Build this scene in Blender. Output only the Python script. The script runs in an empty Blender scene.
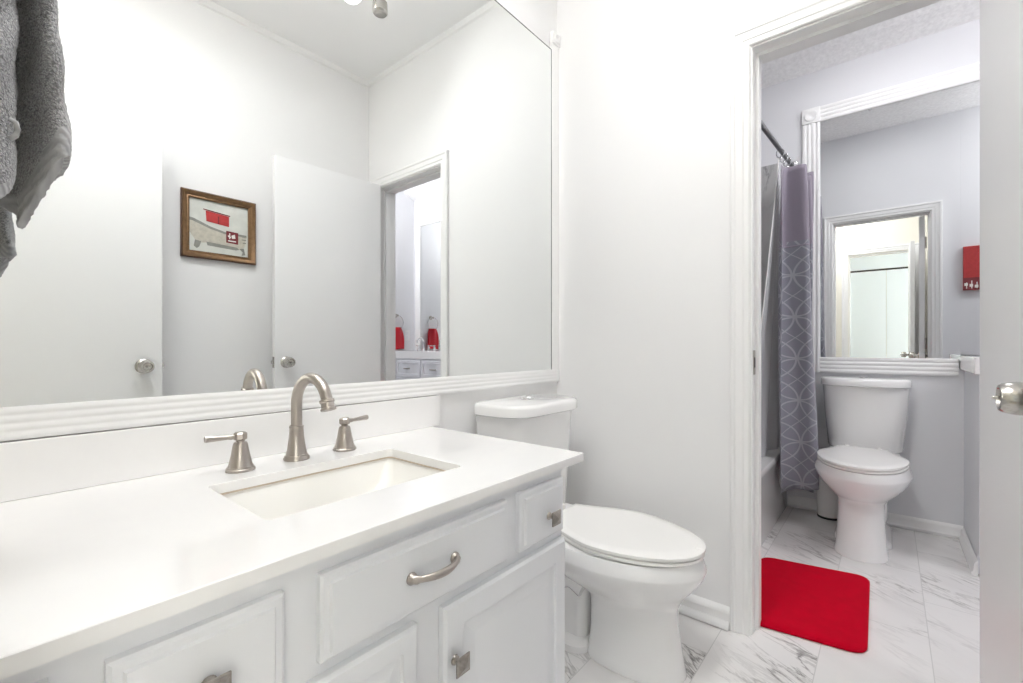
import bpy, bmesh, math, random
from mathutils import Vector, Matrix, noise
random.seed(7)
PI = math.pi
SC = bpy.context.scene
COL = SC.collection

# ------------------------------------------------------------------ camera, world, exposure
cd = bpy.data.cameras.new('camera'); CAM = bpy.data.objects.new('camera', cd); COL.objects.link(CAM)
SC.camera = CAM
cd.lens = 16.0; cd.sensor_width = 36.0; cd.clip_start = 0.02; cd.shift_y = 4.5 / 1023
CAM.location = (0, -1.175, 1.0)
CAM.rotation_euler = (PI / 2, 0, math.radians(39.7) - PI / 2)
w = bpy.data.worlds.new('world'); SC.world = w; w.use_nodes = True
w.node_tree.nodes['Background'].inputs[0].default_value = (0.80, 0.88, 1.0, 1)
w.node_tree.nodes['Background'].inputs[1].default_value = 1.0
SC.view_settings.view_transform = 'Standard'
SC.view_settings.look = 'None'
SC.view_settings.exposure = 0.07
SC.view_settings.gamma = 1.0
SC.view_settings.use_curve_mapping = False
SC.cycles.max_bounces = 16
SC.cycles.diffuse_bounces = 10
SC.cycles.glossy_bounces = 8
SC.cycles.transparent_max_bounces = 12
SC.cycles.caustics_reflective = False
SC.cycles.caustics_refractive = False
SC.cycles.sample_clamp_indirect = 6.0
BULB = 7.0        # glass globes of the dressing-room ceiling light
VAN = 12.0          # opal shades of a fill light bar added over the near mirror
DISC = 44.0         # opal flush ceiling lamps added to brighten the near room
DISC2 = 36.0  # flush lamp added to brighten the far bathroom
BULB2 = 58.0        # hanging globe added to brighten the far bathroom
DAY = 48.0         # added area lamp standing in for daylight at an unseen window (W)

def area(name, loc, rot, sx, sy, power, col):
    l = bpy.data.lights.new(name, 'AREA'); l.shape = 'RECTANGLE'; l.size = sx; l.size_y = sy
    l.energy = power; l.color = col
    o = bpy.data.objects.new(name, l); COL.objects.link(o); o.location = loc; o.rotation_euler = rot
    return o
area('window_fill', (-0.9, -2.93, 1.5), (PI / 2, 0, PI), 1.1, 1.3, DAY, (0.95, 0.98, 1.0))

# ------------------------------------------------------------------ materials
def new_mat(name):
    m = bpy.data.materials.new(name); m.use_nodes = True
    return m, m.node_tree.nodes, m.node_tree.links, m.node_tree.nodes['Principled BSDF']
def mat(name, col, rough=0.5, metal=0.0, bump=0.0, bscale=200.0, spec=0.5, coat=0.0, var=0.0, vscale=8.0, detail=3.0, sheen=0.0):
    m, N, L, b = new_mat(name)
    b.inputs['Base Color'].default_value = (*col, 1); b.inputs['Roughness'].default_value = rough
    b.inputs['Metallic'].default_value = metal; b.inputs['Specular IOR Level'].default_value = spec
    b.inputs['Coat Weight'].default_value = coat; b.inputs['Coat Roughness'].default_value = 0.06
    b.inputs['Sheen Weight'].default_value = sheen
    tc = N.new('ShaderNodeTexCoord')
    if bump:
        n = N.new('ShaderNodeTexNoise'); n.inputs['Scale'].default_value = bscale; n.inputs['Detail'].default_value = detail
        bp = N.new('ShaderNodeBump'); bp.inputs['Strength'].default_value = bump; bp.inputs['Distance'].default_value = 0.004
        L.new(tc.outputs['Object'], n.inputs['Vector']); L.new(n.outputs['Fac'], bp.inputs['Height']); L.new(bp.outputs['Normal'], b.inputs['Normal'])
    if var:
        n = N.new('ShaderNodeTexNoise'); n.inputs['Scale'].default_value = vscale; n.inputs['Detail'].default_value = 4
        mx = N.new('ShaderNodeMix'); mx.data_type = 'RGBA'
        mx.inputs[6].default_value = (*[c * (1 - var) for c in col], 1); mx.inputs[7].default_value = (*[min(1, c * (1 + var)) for c in col], 1)
        L.new(tc.outputs['Object'], n.inputs['Vector']); L.new(n.outputs['Fac'], mx.inputs[0]); L.new(mx.outputs[2], b.inputs['Base Color'])
    return m
def emis(name, col, s):
    m, N, L, b = new_mat(name)
    b.inputs['Base Color'].default_value = (0.9, 0.9, 0.9, 1)
    b.inputs['Emission Color'].default_value = (*col, 1); b.inputs['Emission Strength'].default_value = s
    return m
def marble(name, base, vein, rough, brick=None, rot=59, vs=0.85, strength=1.15):
    m, N, L, b = new_mat(name)
    b.inputs['Roughness'].default_value = rough
    def math_(op, a, c=None, clamp=False):
        n = N.new('ShaderNodeMath'); n.operation = op; n.use_clamp = clamp
        for i, v in enumerate((a, c)):
            if v is None: continue
            if isinstance(v, (int, float)): n.inputs[i].default_value = v
            else: L.new(v, n.inputs[i])
        return n.outputs[0]
    geo = N.new('ShaderNodeNewGeometry')
    pos = geo.outputs['Position']
    src = pos
    if brick:
        mp0 = N.new('ShaderNodeMapping'); mp0.inputs['Location'].default_value = brick['loc']
        L.new(pos, mp0.inputs['Vector'])
        bt = N.new('ShaderNodeTexBrick'); bt.offset = 0.5; bt.squash = 1.0
        bt.inputs['Color1'].default_value = (0, 0, 0, 1); bt.inputs['Color2'].default_value = (1, 1, 1, 1)
        bt.inputs['Scale'].default_value = 1.0; bt.inputs['Mortar Size'].default_value = 0.0014; bt.inputs['Mortar Smooth'].default_value = 0.3
        bt.inputs['Brick Width'].default_value = brick['w']; bt.inputs['Row Height'].default_value = brick['h']
        L.new(mp0.outputs[0], bt.inputs['Vector'])
        sc = N.new('ShaderNodeVectorMath'); sc.operation = 'SCALE'; sc.inputs[3].default_value = 3.7
        L.new(bt.outputs['Color'], sc.inputs[0])
        ad = N.new('ShaderNodeVectorMath'); ad.operation = 'ADD'
        L.new(pos, ad.inputs[0]); L.new(sc.outputs[0], ad.inputs[1]); src = ad.outputs[0]
    r1 = N.new('ShaderNodeMapping'); r1.inputs['Rotation'].default_value = (0.0, 0, -math.radians(rot)) if brick or True else (0, 0, 0)
    L.new(src, r1.inputs['Vector'])
    r2 = N.new('ShaderNodeMapping'); r2.inputs['Scale'].default_value = (1.1 * vs, 4.5 * vs, 1.7 * vs)
    L.new(r1.outputs[0], r2.inputs['Vector'])
    def vn(scale, det, dist, width):
        n = N.new('ShaderNodeTexNoise'); n.inputs['Scale'].default_value = scale; n.inputs['Detail'].default_value = det
        n.inputs['Roughness'].default_value = 0.6; n.inputs['Distortion'].default_value = dist
        L.new(r2.outputs[0], n.inputs['Vector'])
        a = math_('ABSOLUTE', math_('SUBTRACT', n.outputs['Fac'], 0.5))
        return math_('SUBTRACT', 1.0, math_('DIVIDE', a, width, True), True)
    v1 = vn(1.7, 6, 0.55, 0.022); v2 = vn(3.3, 8, 0.9, 0.03)
    mk = N.new('ShaderNodeTexNoise'); mk.inputs['Scale'].default_value = 2.3; mk.inputs['Detail'].default_value = 2
    L.new(r1.outputs[0], mk.inputs['Vector'])
    mask = math_('MULTIPLY', math_('SUBTRACT', mk.outputs['Fac'], 0.42, True), 4.5, True)
    cl = N.new('ShaderNodeTexNoise'); cl.inputs['Scale'].default_value = 1.2; cl.inputs['Detail'].default_value = 6
    L.new(r2.outputs[0], cl.inputs['Vector'])
    cloud = math_('MULTIPLY', math_('SUBTRACT', cl.outputs['Fac'], 0.45, True), 1.1, True)
    tot = math_('ADD', math_('MULTIPLY', math_('MULTIPLY', v1, mask), 0.75 * strength), math_('MULTIPLY', math_('MULTIPLY', v2, mask), 0.40 * strength))
    tot = math_('ADD', tot, math_('MULTIPLY', cloud, 0.45 * strength), True)
    mx = N.new('ShaderNodeMix'); mx.data_type = 'RGBA'
    mx.inputs[6].default_value = (*base, 1); mx.inputs[7].default_value = (*vein, 1)
    L.new(tot, mx.inputs[0]); out = mx.outputs[2]
    if brick:
        mg = N.new('ShaderNodeMix'); mg.data_type = 'RGBA'; mg.inputs[7].default_value = (0.60, 0.59, 0.58, 1)
        L.new(bt.outputs['Fac'], mg.inputs[0]); L.new(out, mg.inputs[6]); out = mg.outputs[2]
        bp = N.new('ShaderNodeBump'); bp.inputs['Strength'].default_value = 0.25; bp.inputs['Distance'].default_value = 0.002; bp.invert = True
        L.new(bt.outputs['Fac'], bp.inputs['Height']); L.new(bp.outputs['Normal'], b.inputs['Normal'])
    L.new(out, b.inputs['Base Color'])
    return m
def curtain_mat():
    m, N, L, b = new_mat('lattice_fabric')
    b.inputs['Roughness'].default_value = 0.75; b.inputs['Sheen Weight'].default_value = 0.3
    uv = N.new('ShaderNodeUVMap')
    masks = []
    for off in ((0, 0, 0), (0.5, 0.5, 0)):
        a = N.new('ShaderNodeVectorMath'); a.operation = 'ADD'; a.inputs[1].default_value = off; L.new(uv.outputs[0], a.inputs[0])
        f = N.new('ShaderNodeVectorMath'); f.operation = 'FRACTION'; L.new(a.outputs[0], f.inputs[0])
        s = N.new('ShaderNodeVectorMath'); s.operation = 'SUBTRACT'; s.inputs[1].default_value = (0.5, 0.5, 0); L.new(f.outputs[0], s.inputs[0])
        l = N.new('ShaderNodeVectorMath'); l.operation = 'LENGTH'; L.new(s.outputs[0], l.inputs[0])
        for r in (0.485,):
            d = N.new('ShaderNodeMath'); d.operation = 'SUBTRACT'; d.inputs[1].default_value = r; L.new(l.outputs['Value'], d.inputs[0])
            ab = N.new('ShaderNodeMath'); ab.operation = 'ABSOLUTE'; L.new(d.outputs[0], ab.inputs[0])
            lt = N.new('ShaderNodeMath'); lt.operation = 'LESS_THAN'; lt.inputs[1].default_value = 0.016; L.new(ab.outputs[0], lt.inputs[0])
            masks.append(lt.outputs[0])
    # spokes of the star
    sx = N.new('ShaderNodeSeparateXYZ'); L.new(uv.outputs[0], sx.inputs[0])
    for sg in (1, -1):
        k = N.new('ShaderNodeMath'); k.operation = 'MULTIPLY_ADD'; k.inputs[1].default_value = sg; L.new(sx.outputs[1], k.inputs[0]); L.new(sx.outputs[0], k.inputs[2])
        fr = N.new('ShaderNodeMath'); fr.operation = 'FRACT'; L.new(k.outputs[0], fr.inputs[0])
        lt = N.new('ShaderNodeMath'); lt.operation = 'LESS_THAN'; lt.inputs[1].default_value = 0.026; L.new(fr.outputs[0], lt.inputs[0])
        masks.append(lt.outputs[0])
    cur = masks[0]
    for x in masks[1:]:
        mm = N.new('ShaderNodeMath'); mm.operation = 'MAXIMUM'; L.new(cur, mm.inputs[0]); L.new(x, mm.inputs[1]); cur = mm.outputs[0]
    mx = N.new('ShaderNodeMix'); mx.data_type = 'RGBA'
    mx.inputs[6].default_value = (0.23, 0.23, 0.27, 1); mx.inputs[7].default_value = (0.38, 0.38, 0.425, 1)
    L.new(cur, mx.inputs[0]); L.new(mx.outputs[2], b.inputs['Base Color'])
    return m

def terry_mat():
    m, N, L, b = new_mat('grey_terry')
    b.inputs['Roughness'].default_value = 0.95; b.inputs['Sheen Weight'].default_value = 0.3
    tc = N.new('ShaderNodeTexCoord')
    nz = N.new('ShaderNodeTexNoise'); nz.inputs['Scale'].default_value = 160; nz.inputs['Detail'].default_value = 2
    mxv = N.new('ShaderNodeMix'); mxv.data_type = 'VECTOR'; mxv.inputs[0].default_value = .006
    L.new(tc.outputs['Object'], nz.inputs['Vector']); L.new(tc.outputs['Object'], mxv.inputs[4]); L.new(nz.outputs['Color'], mxv.inputs[5])
    vo = N.new('ShaderNodeTexVoronoi'); vo.inputs['Scale'].default_value = 430; L.new(mxv.outputs[1], vo.inputs['Vector'])
    cr = N.new('ShaderNodeValToRGB'); cr.color_ramp.elements[0].position = .15; cr.color_ramp.elements[0].color = (.50, .50, .505, 1)
    cr.color_ramp.elements[1].position = .75; cr.color_ramp.elements[1].color = (.23, .23, .235, 1)
    L.new(vo.outputs['Distance'], cr.inputs[0]); L.new(cr.outputs[0], b.inputs['Base Color'])  # shade between the pile loops is put into the colour
    bp = N.new('ShaderNodeBump'); bp.invert = True; bp.inputs['Strength'].default_value = 1.0; bp.inputs['Distance'].default_value = .0025
    L.new(vo.outputs['Distance'], bp.inputs['Height']); L.new(bp.outputs['Normal'], b.inputs['Normal'])
    return m

def hem_mat():
    m, N, L, b = new_mat('grey_hem')
    b.inputs['Roughness'].default_value = 0.9; b.inputs['Sheen Weight'].default_value = 0.2
    tc = N.new('ShaderNodeTexCoord'); wv = N.new('ShaderNodeTexWave'); wv.wave_type = 'BANDS'; wv.bands_direction = 'DIAGONAL'
    wv.inputs['Scale'].default_value = 42; wv.inputs['Distortion'].default_value = 1.2; L.new(tc.outputs['Object'], wv.inputs['Vector'])
    cr = N.new('ShaderNodeValToRGB'); cr.color_ramp.elements[0].color = (.33, .33, .335, 1); cr.color_ramp.elements[1].color = (.42, .42, .425, 1)
    L.new(wv.outputs['Fac'], cr.inputs[0]); L.new(cr.outputs[0], b.inputs['Base Color'])
    bp = N.new('ShaderNodeBump'); bp.inputs['Strength'].default_value = .7; bp.inputs['Distance'].default_value = .002
    L.new(wv.outputs['Fac'], bp.inputs['Height']); L.new(bp.outputs['Normal'], b.inputs['Normal'])
    return m
M = dict(
    wall=mat('wall_paint', (0.82, 0.816, 0.816), 0.55, bump=0.05, bscale=90),
    wallD=mat('dimmed_bath_wall_paint', (0.73, 0.732, 0.752), 0.6, bump=0.05, bscale=90),  # white walls, with the room's dimmer light put into this grey
    wallF=mat('warm_lit_entry_wall', (0.82, 0.79, 0.70), 0.55),  # warm lamp light put into the colour of this wall
    warm=mat('bedroom_paint', (0.84, 0.82, 0.76), 0.6),
    ceil=mat('ceiling_paint', (0.88, 0.88, 0.88), 0.7),
    pop=mat('popcorn_ceiling', (0.86, 0.855, 0.855), 0.9, bump=1.0, bscale=55, detail=5, var=0.16, vscale=55),
    trim=mat('trim_paint', (0.84, 0.836, 0.83), 0.32),
    door=mat('door_paint', (0.84, 0.838, 0.84), 0.35),
    closet=mat('closet_paint', (0.72, 0.79, 0.88), 0.4),
    cab=mat('cabinet_paint', (0.775, 0.782, 0.805), 0.33),
    quartz=mat('white_quartz', (0.86, 0.852, 0.845), 0.07, coat=0.3, var=0.015, vscale=30),
    porc=mat('porcelain', (0.84, 0.835, 0.83), 0.08, coat=0.5),
    sinkp=mat('sink_porcelain', (0.85, 0.84, 0.81), 0.10, coat=0.5),
    plastic=mat('seat_plastic', (0.86, 0.85, 0.83), 0.22),
    nickel=mat('brushed_nickel', (0.43, 0.39, 0.355), 0.33, metal=1.0, bump=0.04, bscale=400),
    pewter=mat('pewter', (0.36, 0.33, 0.30), 0.35, metal=1.0, var=0.35, vscale=150),
    chrome=mat('chrome', (0.75, 0.75, 0.76), 0.10, metal=1.0),
    steel=mat('satin_steel', (0.50, 0.48, 0.45), 0.22, metal=1.0),
    rod=mat('dark_rod', (0.17, 0.17, 0.18), 0.35, metal=0.8),
    mirror=mat('silvered_glass', (0.93, 0.945, 0.94), 0.0, metal=1.0),
    edge=mat('mirror_edge', (0.12, 0.13, 0.13), 0.3),
    caulk=mat('tan_caulk', (0.60, 0.50, 0.40), 0.7),
    dark=mat('dark_gap', (0.03, 0.03, 0.03), 0.8),
    redrug=mat('red_pile', (0.56, 0.0, 0.018), 0.95, bump=1.0, bscale=420, detail=6, spec=0.1, var=0.15, vscale=26),
    red=mat('red_terry', (0.50, 0.003, 0.015), 0.9, bump=0.6, bscale=500, sheen=0.3),
    terry=terry_mat(), hem=hem_mat(),
    bandf=mat('plain_curtain_band', (0.25, 0.22, 0.27), 0.7, sheen=0.3, bump=0.1, bscale=60),
    bronze=mat('bronze_frame', (0.17, 0.095, 0.045), 0.34, metal=0.6, var=0.45, vscale=60),
    gold=mat('gold_lip', (0.62, 0.38, 0.17), 0.30, metal=0.8),
    darkwood=mat('dark_frame_side', (0.10, 0.035, 0.02), 0.4),
    canvas=mat('art_ground', (0.60, 0.61, 0.57), 0.8, var=0.15, vscale=25),
    tubpaint=mat('art_tub', (0.50, 0.47, 0.40), 0.8, var=0.30, vscale=60),
    shade=mat('art_grey', (0.24, 0.24, 0.22), 0.8, var=0.3, vscale=40),
    artred=mat('art_red', (0.40, 0.035, 0.035), 0.8, var=0.25, vscale=60),
    artdark=mat('art_maroon', (0.17, 0.025, 0.03), 0.8),
    artwhite=mat('art_white', (0.80, 0.78, 0.74), 0.8),
    globe=emis('lit_globe', (1.0, 0.98, 0.95), BULB),
    globe2=emis('fill_globe_bath', (0.985, 0.985, 1.0), BULB2),
    vang=emis('fill_shade', (0.98, 0.99, 1.0), VAN),
    disc2=emis('fill_disc_bath', (0.985, 0.985, 1.0), DISC2),
    disc=emis('fill_disc', (0.975, 0.985, 1.0), DISC),
    floor=marble('marble_tile', (0.80, 0.785, 0.775), (0.27, 0.255, 0.25), 0.16, brick=dict(loc=(-1.26 + 0.57 * 4, 0.72 + 0.28 * 20, 0), w=0.57, h=0.28)),
    mwall=marble('marble_surround', (0.50, 0.495, 0.49), (0.20, 0.20, 0.20), 0.16, rot=0, vs=0.6, strength=1.1),
    carpet=mat('carpet', (0.55, 0.50, 0.44), 0.95, bump=0.8, bscale=300),
    curt=curtain_mat(),
)
lm, LN, LL, LB = new_mat('clear_liner')
LB.inputs['Base Color'].default_value = (0.80, 0.80, 0.83, 1); LB.inputs['Roughness'].default_value = 0.25; LB.inputs['Alpha'].default_value = 0.5
M['liner'] = lm

# ------------------------------------------------------------------ helpers
class MB:
    def __init__(s): s.bm = bmesh.new(); s.mi = 0; s.uv = None
    def faces(s, vs, idx):
        V = [s.bm.verts.new(v) for v in vs]; out = []
        for f in idx:
            try:
                fc = s.bm.faces.new([V[i] for i in f]); fc.material_index = s.mi; out.append(fc)
            except ValueError: pass
        return V, out
    def box(s, a, b, bev=0.0, seg=2):
        x0, y0, z0 = [min(p, q) for p, q in zip(a, b)]; x1, y1, z1 = [max(p, q) for p, q in zip(a, b)]
        V, F = s.faces([(x0, y0, z0), (x1, y0, z0), (x1, y1, z0), (x0, y1, z0), (x0, y0, z1), (x1, y0, z1), (x1, y1, z1), (x0, y1, z1)],
                [(0, 3, 2, 1), (4, 5, 6, 7), (0, 1, 5, 4), (1, 2, 6, 5), (2, 3, 7, 6), (3, 0, 4, 7)])
        if bev:
            ed = list({e for f in F for e in f.edges})
            r = bmesh.ops.bevel(s.bm, geom=ed, offset=bev, segments=seg, profile=0.5, affect='EDGES')
            for f in r['faces']: f.material_index = s.mi
        return s
    def loft(s, rings, cap0=True, cap1=True, closed=True, wrap=False):
        R = [[s.bm.verts.new(p) for p in r] for r in rings]; n = len(R[0])
        pairs = list(zip(R, R[1:])) + ([(R[-1], R[0])] if wrap else [])
        for A, B in pairs:
            for i in range(n if closed else n - 1):
                j = (i + 1) % n
                try: f = s.bm.faces.new((A[i], A[j], B[j], B[i])); f.material_index = s.mi
                except ValueError: pass
        if closed and not wrap:
            for c, r in ((cap0, R[0][::-1]), (cap1, R[-1])):
                if c:
                    f = s.bm.faces.new(r); f.material_index = s.mi
        return s
    def lathe(s, prof, c=(0, 0, 0), axis='z', n=32, cap=True):
        ax = {'z': (Vector((1, 0, 0)), Vector((0, 1, 0)), Vector((0, 0, 1))), 'y': (Vector((1, 0, 0)), Vector((0, 0, 1)), Vector((0, -1, 0))),
              'x': (Vector((0, 1, 0)), Vector((0, 0, 1)), Vector((1, 0, 0))), '-x': (Vector((0, 1, 0)), Vector((0, 0, 1)), Vector((-1, 0, 0))), '+y': (Vector((1, 0, 0)), Vector((0, 0, 1)), Vector((0, 1, 0)))}[axis]
        c = Vector(c)
        s.loft([[c + ax[0] * r * math.cos(2 * PI * i / n) + ax[1] * r * math.sin(2 * PI * i / n) + ax[2] * h for i in range(n)] for r, h in prof], cap, cap)
        return s
    def tube(s, pts, rad, n=14, cap=True, sq=1.0):
        pts = [Vector(p) for p in pts]; rings = []
        rad = rad if isinstance(rad, (list, tuple)) else [rad] * len(pts)
        t = (pts[1] - pts[0]).normalized(); up = Vector((0, 0, 1)) if abs(t.z) < 0.9 else Vector((1, 0, 0))
        u = t.cross(up).normalized()
        for i, p in enumerate(pts):
            t = (pts[min(i + 1, len(pts) - 1)] - pts[max(i - 1, 0)]).normalized()
            u = (u - t * u.dot(t)).normalized(); v = t.cross(u)
            rings.append([p + (u * math.cos(2 * PI * k / n) + v * math.sin(2 * PI * k / n) * sq) * rad[i] for k in range(n)])
        s.loft(rings, cap, cap); return s
    def sphere(s, c, r, sz=1.0, n=24, m=14):
        s.lathe([(max(1e-4, r * math.sin(PI * i / m)), -r * sz * math.cos(PI * i / m)) for i in range(m + 1)], c, n=n); return s
    def build(s, name, m, parent=None, smooth=None, fix=True):
        bmesh.ops.remove_doubles(s.bm, verts=s.bm.verts, dist=1e-6)
        if fix: bmesh.ops.recalc_face_normals(s.bm, faces=s.bm.faces)
        me = bpy.data.meshes.new(name); s.bm.to_mesh(me); s.bm.free()
        for x in (m if isinstance(m, (list, tuple)) else [m]): me.materials.append(x)
        o = bpy.data.objects.new(name, me); COL.objects.link(o)
        if parent is not None: o.parent = parent
        if smooth:
            for p in me.polygons: p.use_smooth = True
            me.set_sharp_from_angle(angle=math.radians(smooth))
        return o
def thing(name, label, cat, loc=(0, 0, 0), rz=0.0, group=None):
    o = bpy.data.objects.new(name, None); COL.objects.link(o); o.location = loc; o.rotation_euler = (0, 0, rz)
    o.empty_display_size = 0.05
    return tag(o, label, cat, group)
def tag(o, label, cat, group=None):
    o['label'] = label; o['category'] = cat
    if group: o['group'] = group
    return o
def struct(o, label=None):
    o['kind'] = 'structure'
    if label: o['label'] = label
    return o
def sempty(name, loc=(0, 0, 0), rz=0, label=None):
    o = bpy.data.objects.new(name, None); COL.objects.link(o); o.location = loc; o.rotation_euler = (0, 0, rz); o.empty_display_size = 0.05
    return struct(o, label)
def sbox(name, a, b, m, label=None, bev=0.0):
    return struct(MB().box(a, b, bev).build(name, m), label)
def rrect(x0, x1, y0, y1, r, z, n=6):
    out = []
    for cx, cy, a0 in ((x1 - r, y1 - r, 0), (x0 + r, y1 - r, 90), (x0 + r, y0 + r, 180), (x1 - r, y0 + r, 270)):
        for i in range(n + 1):
            a = math.radians(a0 + 90 * i / n); out.append(Vector((cx + r * math.cos(a), cy + r * math.sin(a), z)))
    return out
def panel(mb, a0, a1, z0, z1, steps, f):
    """stepped slab; f maps (a, z, h) to a point; steps = (inset, height)"""
    mb.loft([[f(a0 + i, z0 + i, h), f(a1 - i, z0 + i, h), f(a1 - i, z1 - i, h), f(a0 + i, z1 - i, h)] for i, h in steps])
    return mb
def sweep(mb, a0, a1, z0, z1, prof, f, closed=False):
    """mitred moulding round an opening; prof = (outward, height)"""
    rings = []
    P = [(o, h) for o, h in prof]
    if closed: cs = [(a0, z0, -1, -1), (a0, z1, -1, 1), (a1, z1, 1, 1), (a1, z0, 1, -1)]
    else: cs = [(a0, z0, -1, 0), (a0, z1, -1, 1), (a1, z1, 1, 1), (a1, z0, 1, 0)]
    rings = [[f(a + sa * o, z + sz * o, h) for o, h in P] for a, z, sa, sz in cs]
    mb.loft(rings, True, True, True, wrap=closed)
    return mb
def reeds(W, base, amp, k=4, n=6):
    pts = [(0, 0), (0, base)]
    for i in range(k):
        for j in range(n + 1):
            t = j / n; pts.append(((i + t) * W / k, base + amp * math.sin(PI * t)))
    pts += [(W, base), (W, 0)]
    out = [pts[0]]
    for p in pts[1:]:
        if (p[0] - out[-1][0]) ** 2 + (p[1] - out[-1][1]) ** 2 > 1e-10: out.append(p)
    return out
def strip(mb, p0, p1, prof, across, out):
    """straight moulding from p0 to p1: prof (across, out)"""
    p0, p1, A, O = Vector(p0), Vector(p1), Vector(across), Vector(out)
    mb.loft([[p + A * a + O * h for a, h in prof] for p in (p0, p1)]); return mb
CASING = [(0.0, 0.0), (0.0, 0.009), (0.004, 0.012), (0.018, 0.012), (0.022, 0.015), (0.044, 0.017), (0.049, 0.021), (0.058, 0.021), (0.062, 0.017), (0.062, 0.0)]
BASE = [(0.0, 0.0), (0.0, 0.034), (0.010, 0.033), (0.017, 0.028), (0.021, 0.018), (0.022, 0.014), (0.044, 0.013), (0.046, 0.016), (0.052, 0.015), (0.060, 0.009), (0.068, 0.0)]

# ------------------------------------------------------------------ the setting
XB, XBB, XE, YC, YG, YT = 1.74, 1.86, 3.30, -1.535, -3.04, 0.075
XF, XFB = -0.04, -0.16
CZ, CZD = 2.77, 2.75
J0, J1, JT = -0.812, -1.418, 2.030      # doorway between the rooms
E0, E1 = -0.810, -1.378                 # entry doorway behind the camera
sbox('floor', (XFB, -3.2, -0.1), (3.45, 0.25, 0.0), M['floor'], 'white marble-look tile floor with grey diagonal veins')
sbox('floor', (-2.4, -3.2, -0.1), (XFB - 0.001, 1.6, -0.002), M['carpet'], 'beige carpet floor of the bedroom')
sbox('wall_left', (XFB - .0, 0.0, 0), (XB, 0.12, CZ), M['wall'], 'white wall behind the large mirror and vanity')
sbox('wall_right', (XF + .001, YC - 0.1, 0), (XB - .001, YC, CZ), M['wall'], 'white wall opposite the mirror with the framed picture')
mb = MB()
mb.box((XB, J0 + 0.018, 0), (XBB, 0.20, 2.9)); mb.box((XB, YG - 0.1, 0), (XBB, J1 - 0.018, 2.9)); mb.box((XB, J1 - 0.018, JT + 0.018), (XBB, J0 + 0.018, 2.9))
mb.mi = 1
for a, b in (((J0 + 0.018), 0.199), (YG, J1 - 0.018)): mb.box((XBB, a, 0), (XBB + 0.004, b, 2.899))
mb.box((XBB, J1 - 0.018, JT + 0.018), (XBB + 0.004, J0 + 0.018, 2.899))
struct(mb.build('wall_back', [M['wall'], M['wallD']]), 'white wall with the doorway into the second bathroom')
mb = MB()
mb.box((XFB, E0, 0), (XF, 0.0, CZ)); mb.box((XFB, YG, 0), (XF, E1, CZ)); mb.box((XFB, E1, 2.056), (XF, E0, CZ))
struct(mb.build('wall_front', M['wallF']), 'wall with the entry doorway')
sbox('ceiling', (XFB, YC - .1, CZ), (XB, 0.12, CZ + 0.1), M['ceil'], 'smooth white ceiling above the vanity')
mb = MB(); mb.box((XBB, YG - .1, CZD), (XE + .1, 0.2, CZD + 0.12))
mb.loft([[Vector((XE, y, CZD)), Vector((XE - 0.17, y, CZD)), Vector((XE - 0.13, y, CZD - 0.035)), Vector((XE, y, CZD - 0.085))] for y in (YG, YT)])
struct(mb.build('ceiling', M['pop']), 'textured popcorn ceiling of the second bathroom')
sbox('wall_far', (XE, YG - .1, 0), (XE + 0.1, 0.2, CZD), M['wallD'], 'white far wall behind the second toilet, greyed to stand for dimmer light')
sbox('wall_tub_side', (XBB + .005, YT, 0), (XE, YT + 0.1, CZD), M['wallD'])
sbox('wall_vanity_side', (XBB + .005, YG - 0.1, 0), (XE, YG, CZD), M['wallD'])
# crown of the dressing room
mb = MB()
cr = [(0, 0), (0.0, 0.014), (0.030, 0.010), (0.036, 0.0)]
strip(mb, (XF, YC, CZ), (XB, YC, CZ), cr, (0, 0, -1), (0, 1, 0)); strip(mb, (XB, 0, CZ), (XB, YC, CZ), cr, (0, 0, -1), (-1, 0, 0))
strip(mb, (XF, 0, CZ), (XB, 0, CZ), cr, (0, 0, -1), (0, -1, 0)); strip(mb, (XF, 0, CZ), (XF, YC, CZ), cr, (0, 0, -1), (1, 0, 0))
struct(mb.build('trim_1', M['trim']), 'slim white crown strip around the ceiling')
# doorway jambs, stops and casings
fB = lambda a, z, h: Vector((XB - h, a, z)); fBB = lambda a, z, h: Vector((XBB + .004 + h, a, z))
mb = MB(); sweep(mb, J1 - 0.006, J0 + 0.006, 0, JT + 0.006, CASING, fB); struct(mb.build('trim_2', M['trim'], smooth=30), 'moulded white casing around the doorway')
mb = MB(); sweep(mb, J1 - 0.006, J0 + 0.006, 0, JT + 0.006, CASING, fBB); struct(mb.build('trim_3', M['trim'], smooth=30), 'moulded white casing on the bathroom side of the doorway')
mb = MB()
fx = lambda a, z, h: Vector((XB - 0.0005 + h, a, z))
sweep(mb, J1, J0, 0, JT, [(0, 0), (0.0175, 0), (0.0175, 0.1245), (0, 0.1245)], fx)
sweep(mb, J1 + 0.011, J0 - 0.011, 0, JT - 0.011, [(0, 0.045), (0.0112, 0.045), (0.0112, 0.085), (0, 0.085)], fx)
struct(mb.build('trim_4', M['trim']), 'white door jamb with stop')
mb = MB(); mb.box((XB + 0.012, J0 - 0.0025, 0.90), (XB + 0.034, J0 - 0.0003, 0.985), 0.0008); mb.mi = 1; mb.box((XB + 0.018, J0 - 0.0035, 0.925), (XB + 0.028, J0 - 0.0022, 0.96))
tag(mb.build('strike_plate', [M['nickel'], M['dark']]), 'small metal strike plate on the left jamb of the doorway', 'strike plate')
mb = MB(); sweep(mb, E1 + 0.0, E0 - 0.0, 0, 2.056, [(-0.012, -0.001), (0.0005, -0.001), (0.0005, 0.101), (-0.012, 0.101)], lambda a, z, h: Vector((XFB + h, a, z)))
struct(mb.build('trim_5', M['trim']), 'jamb of the entry doorway')
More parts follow.
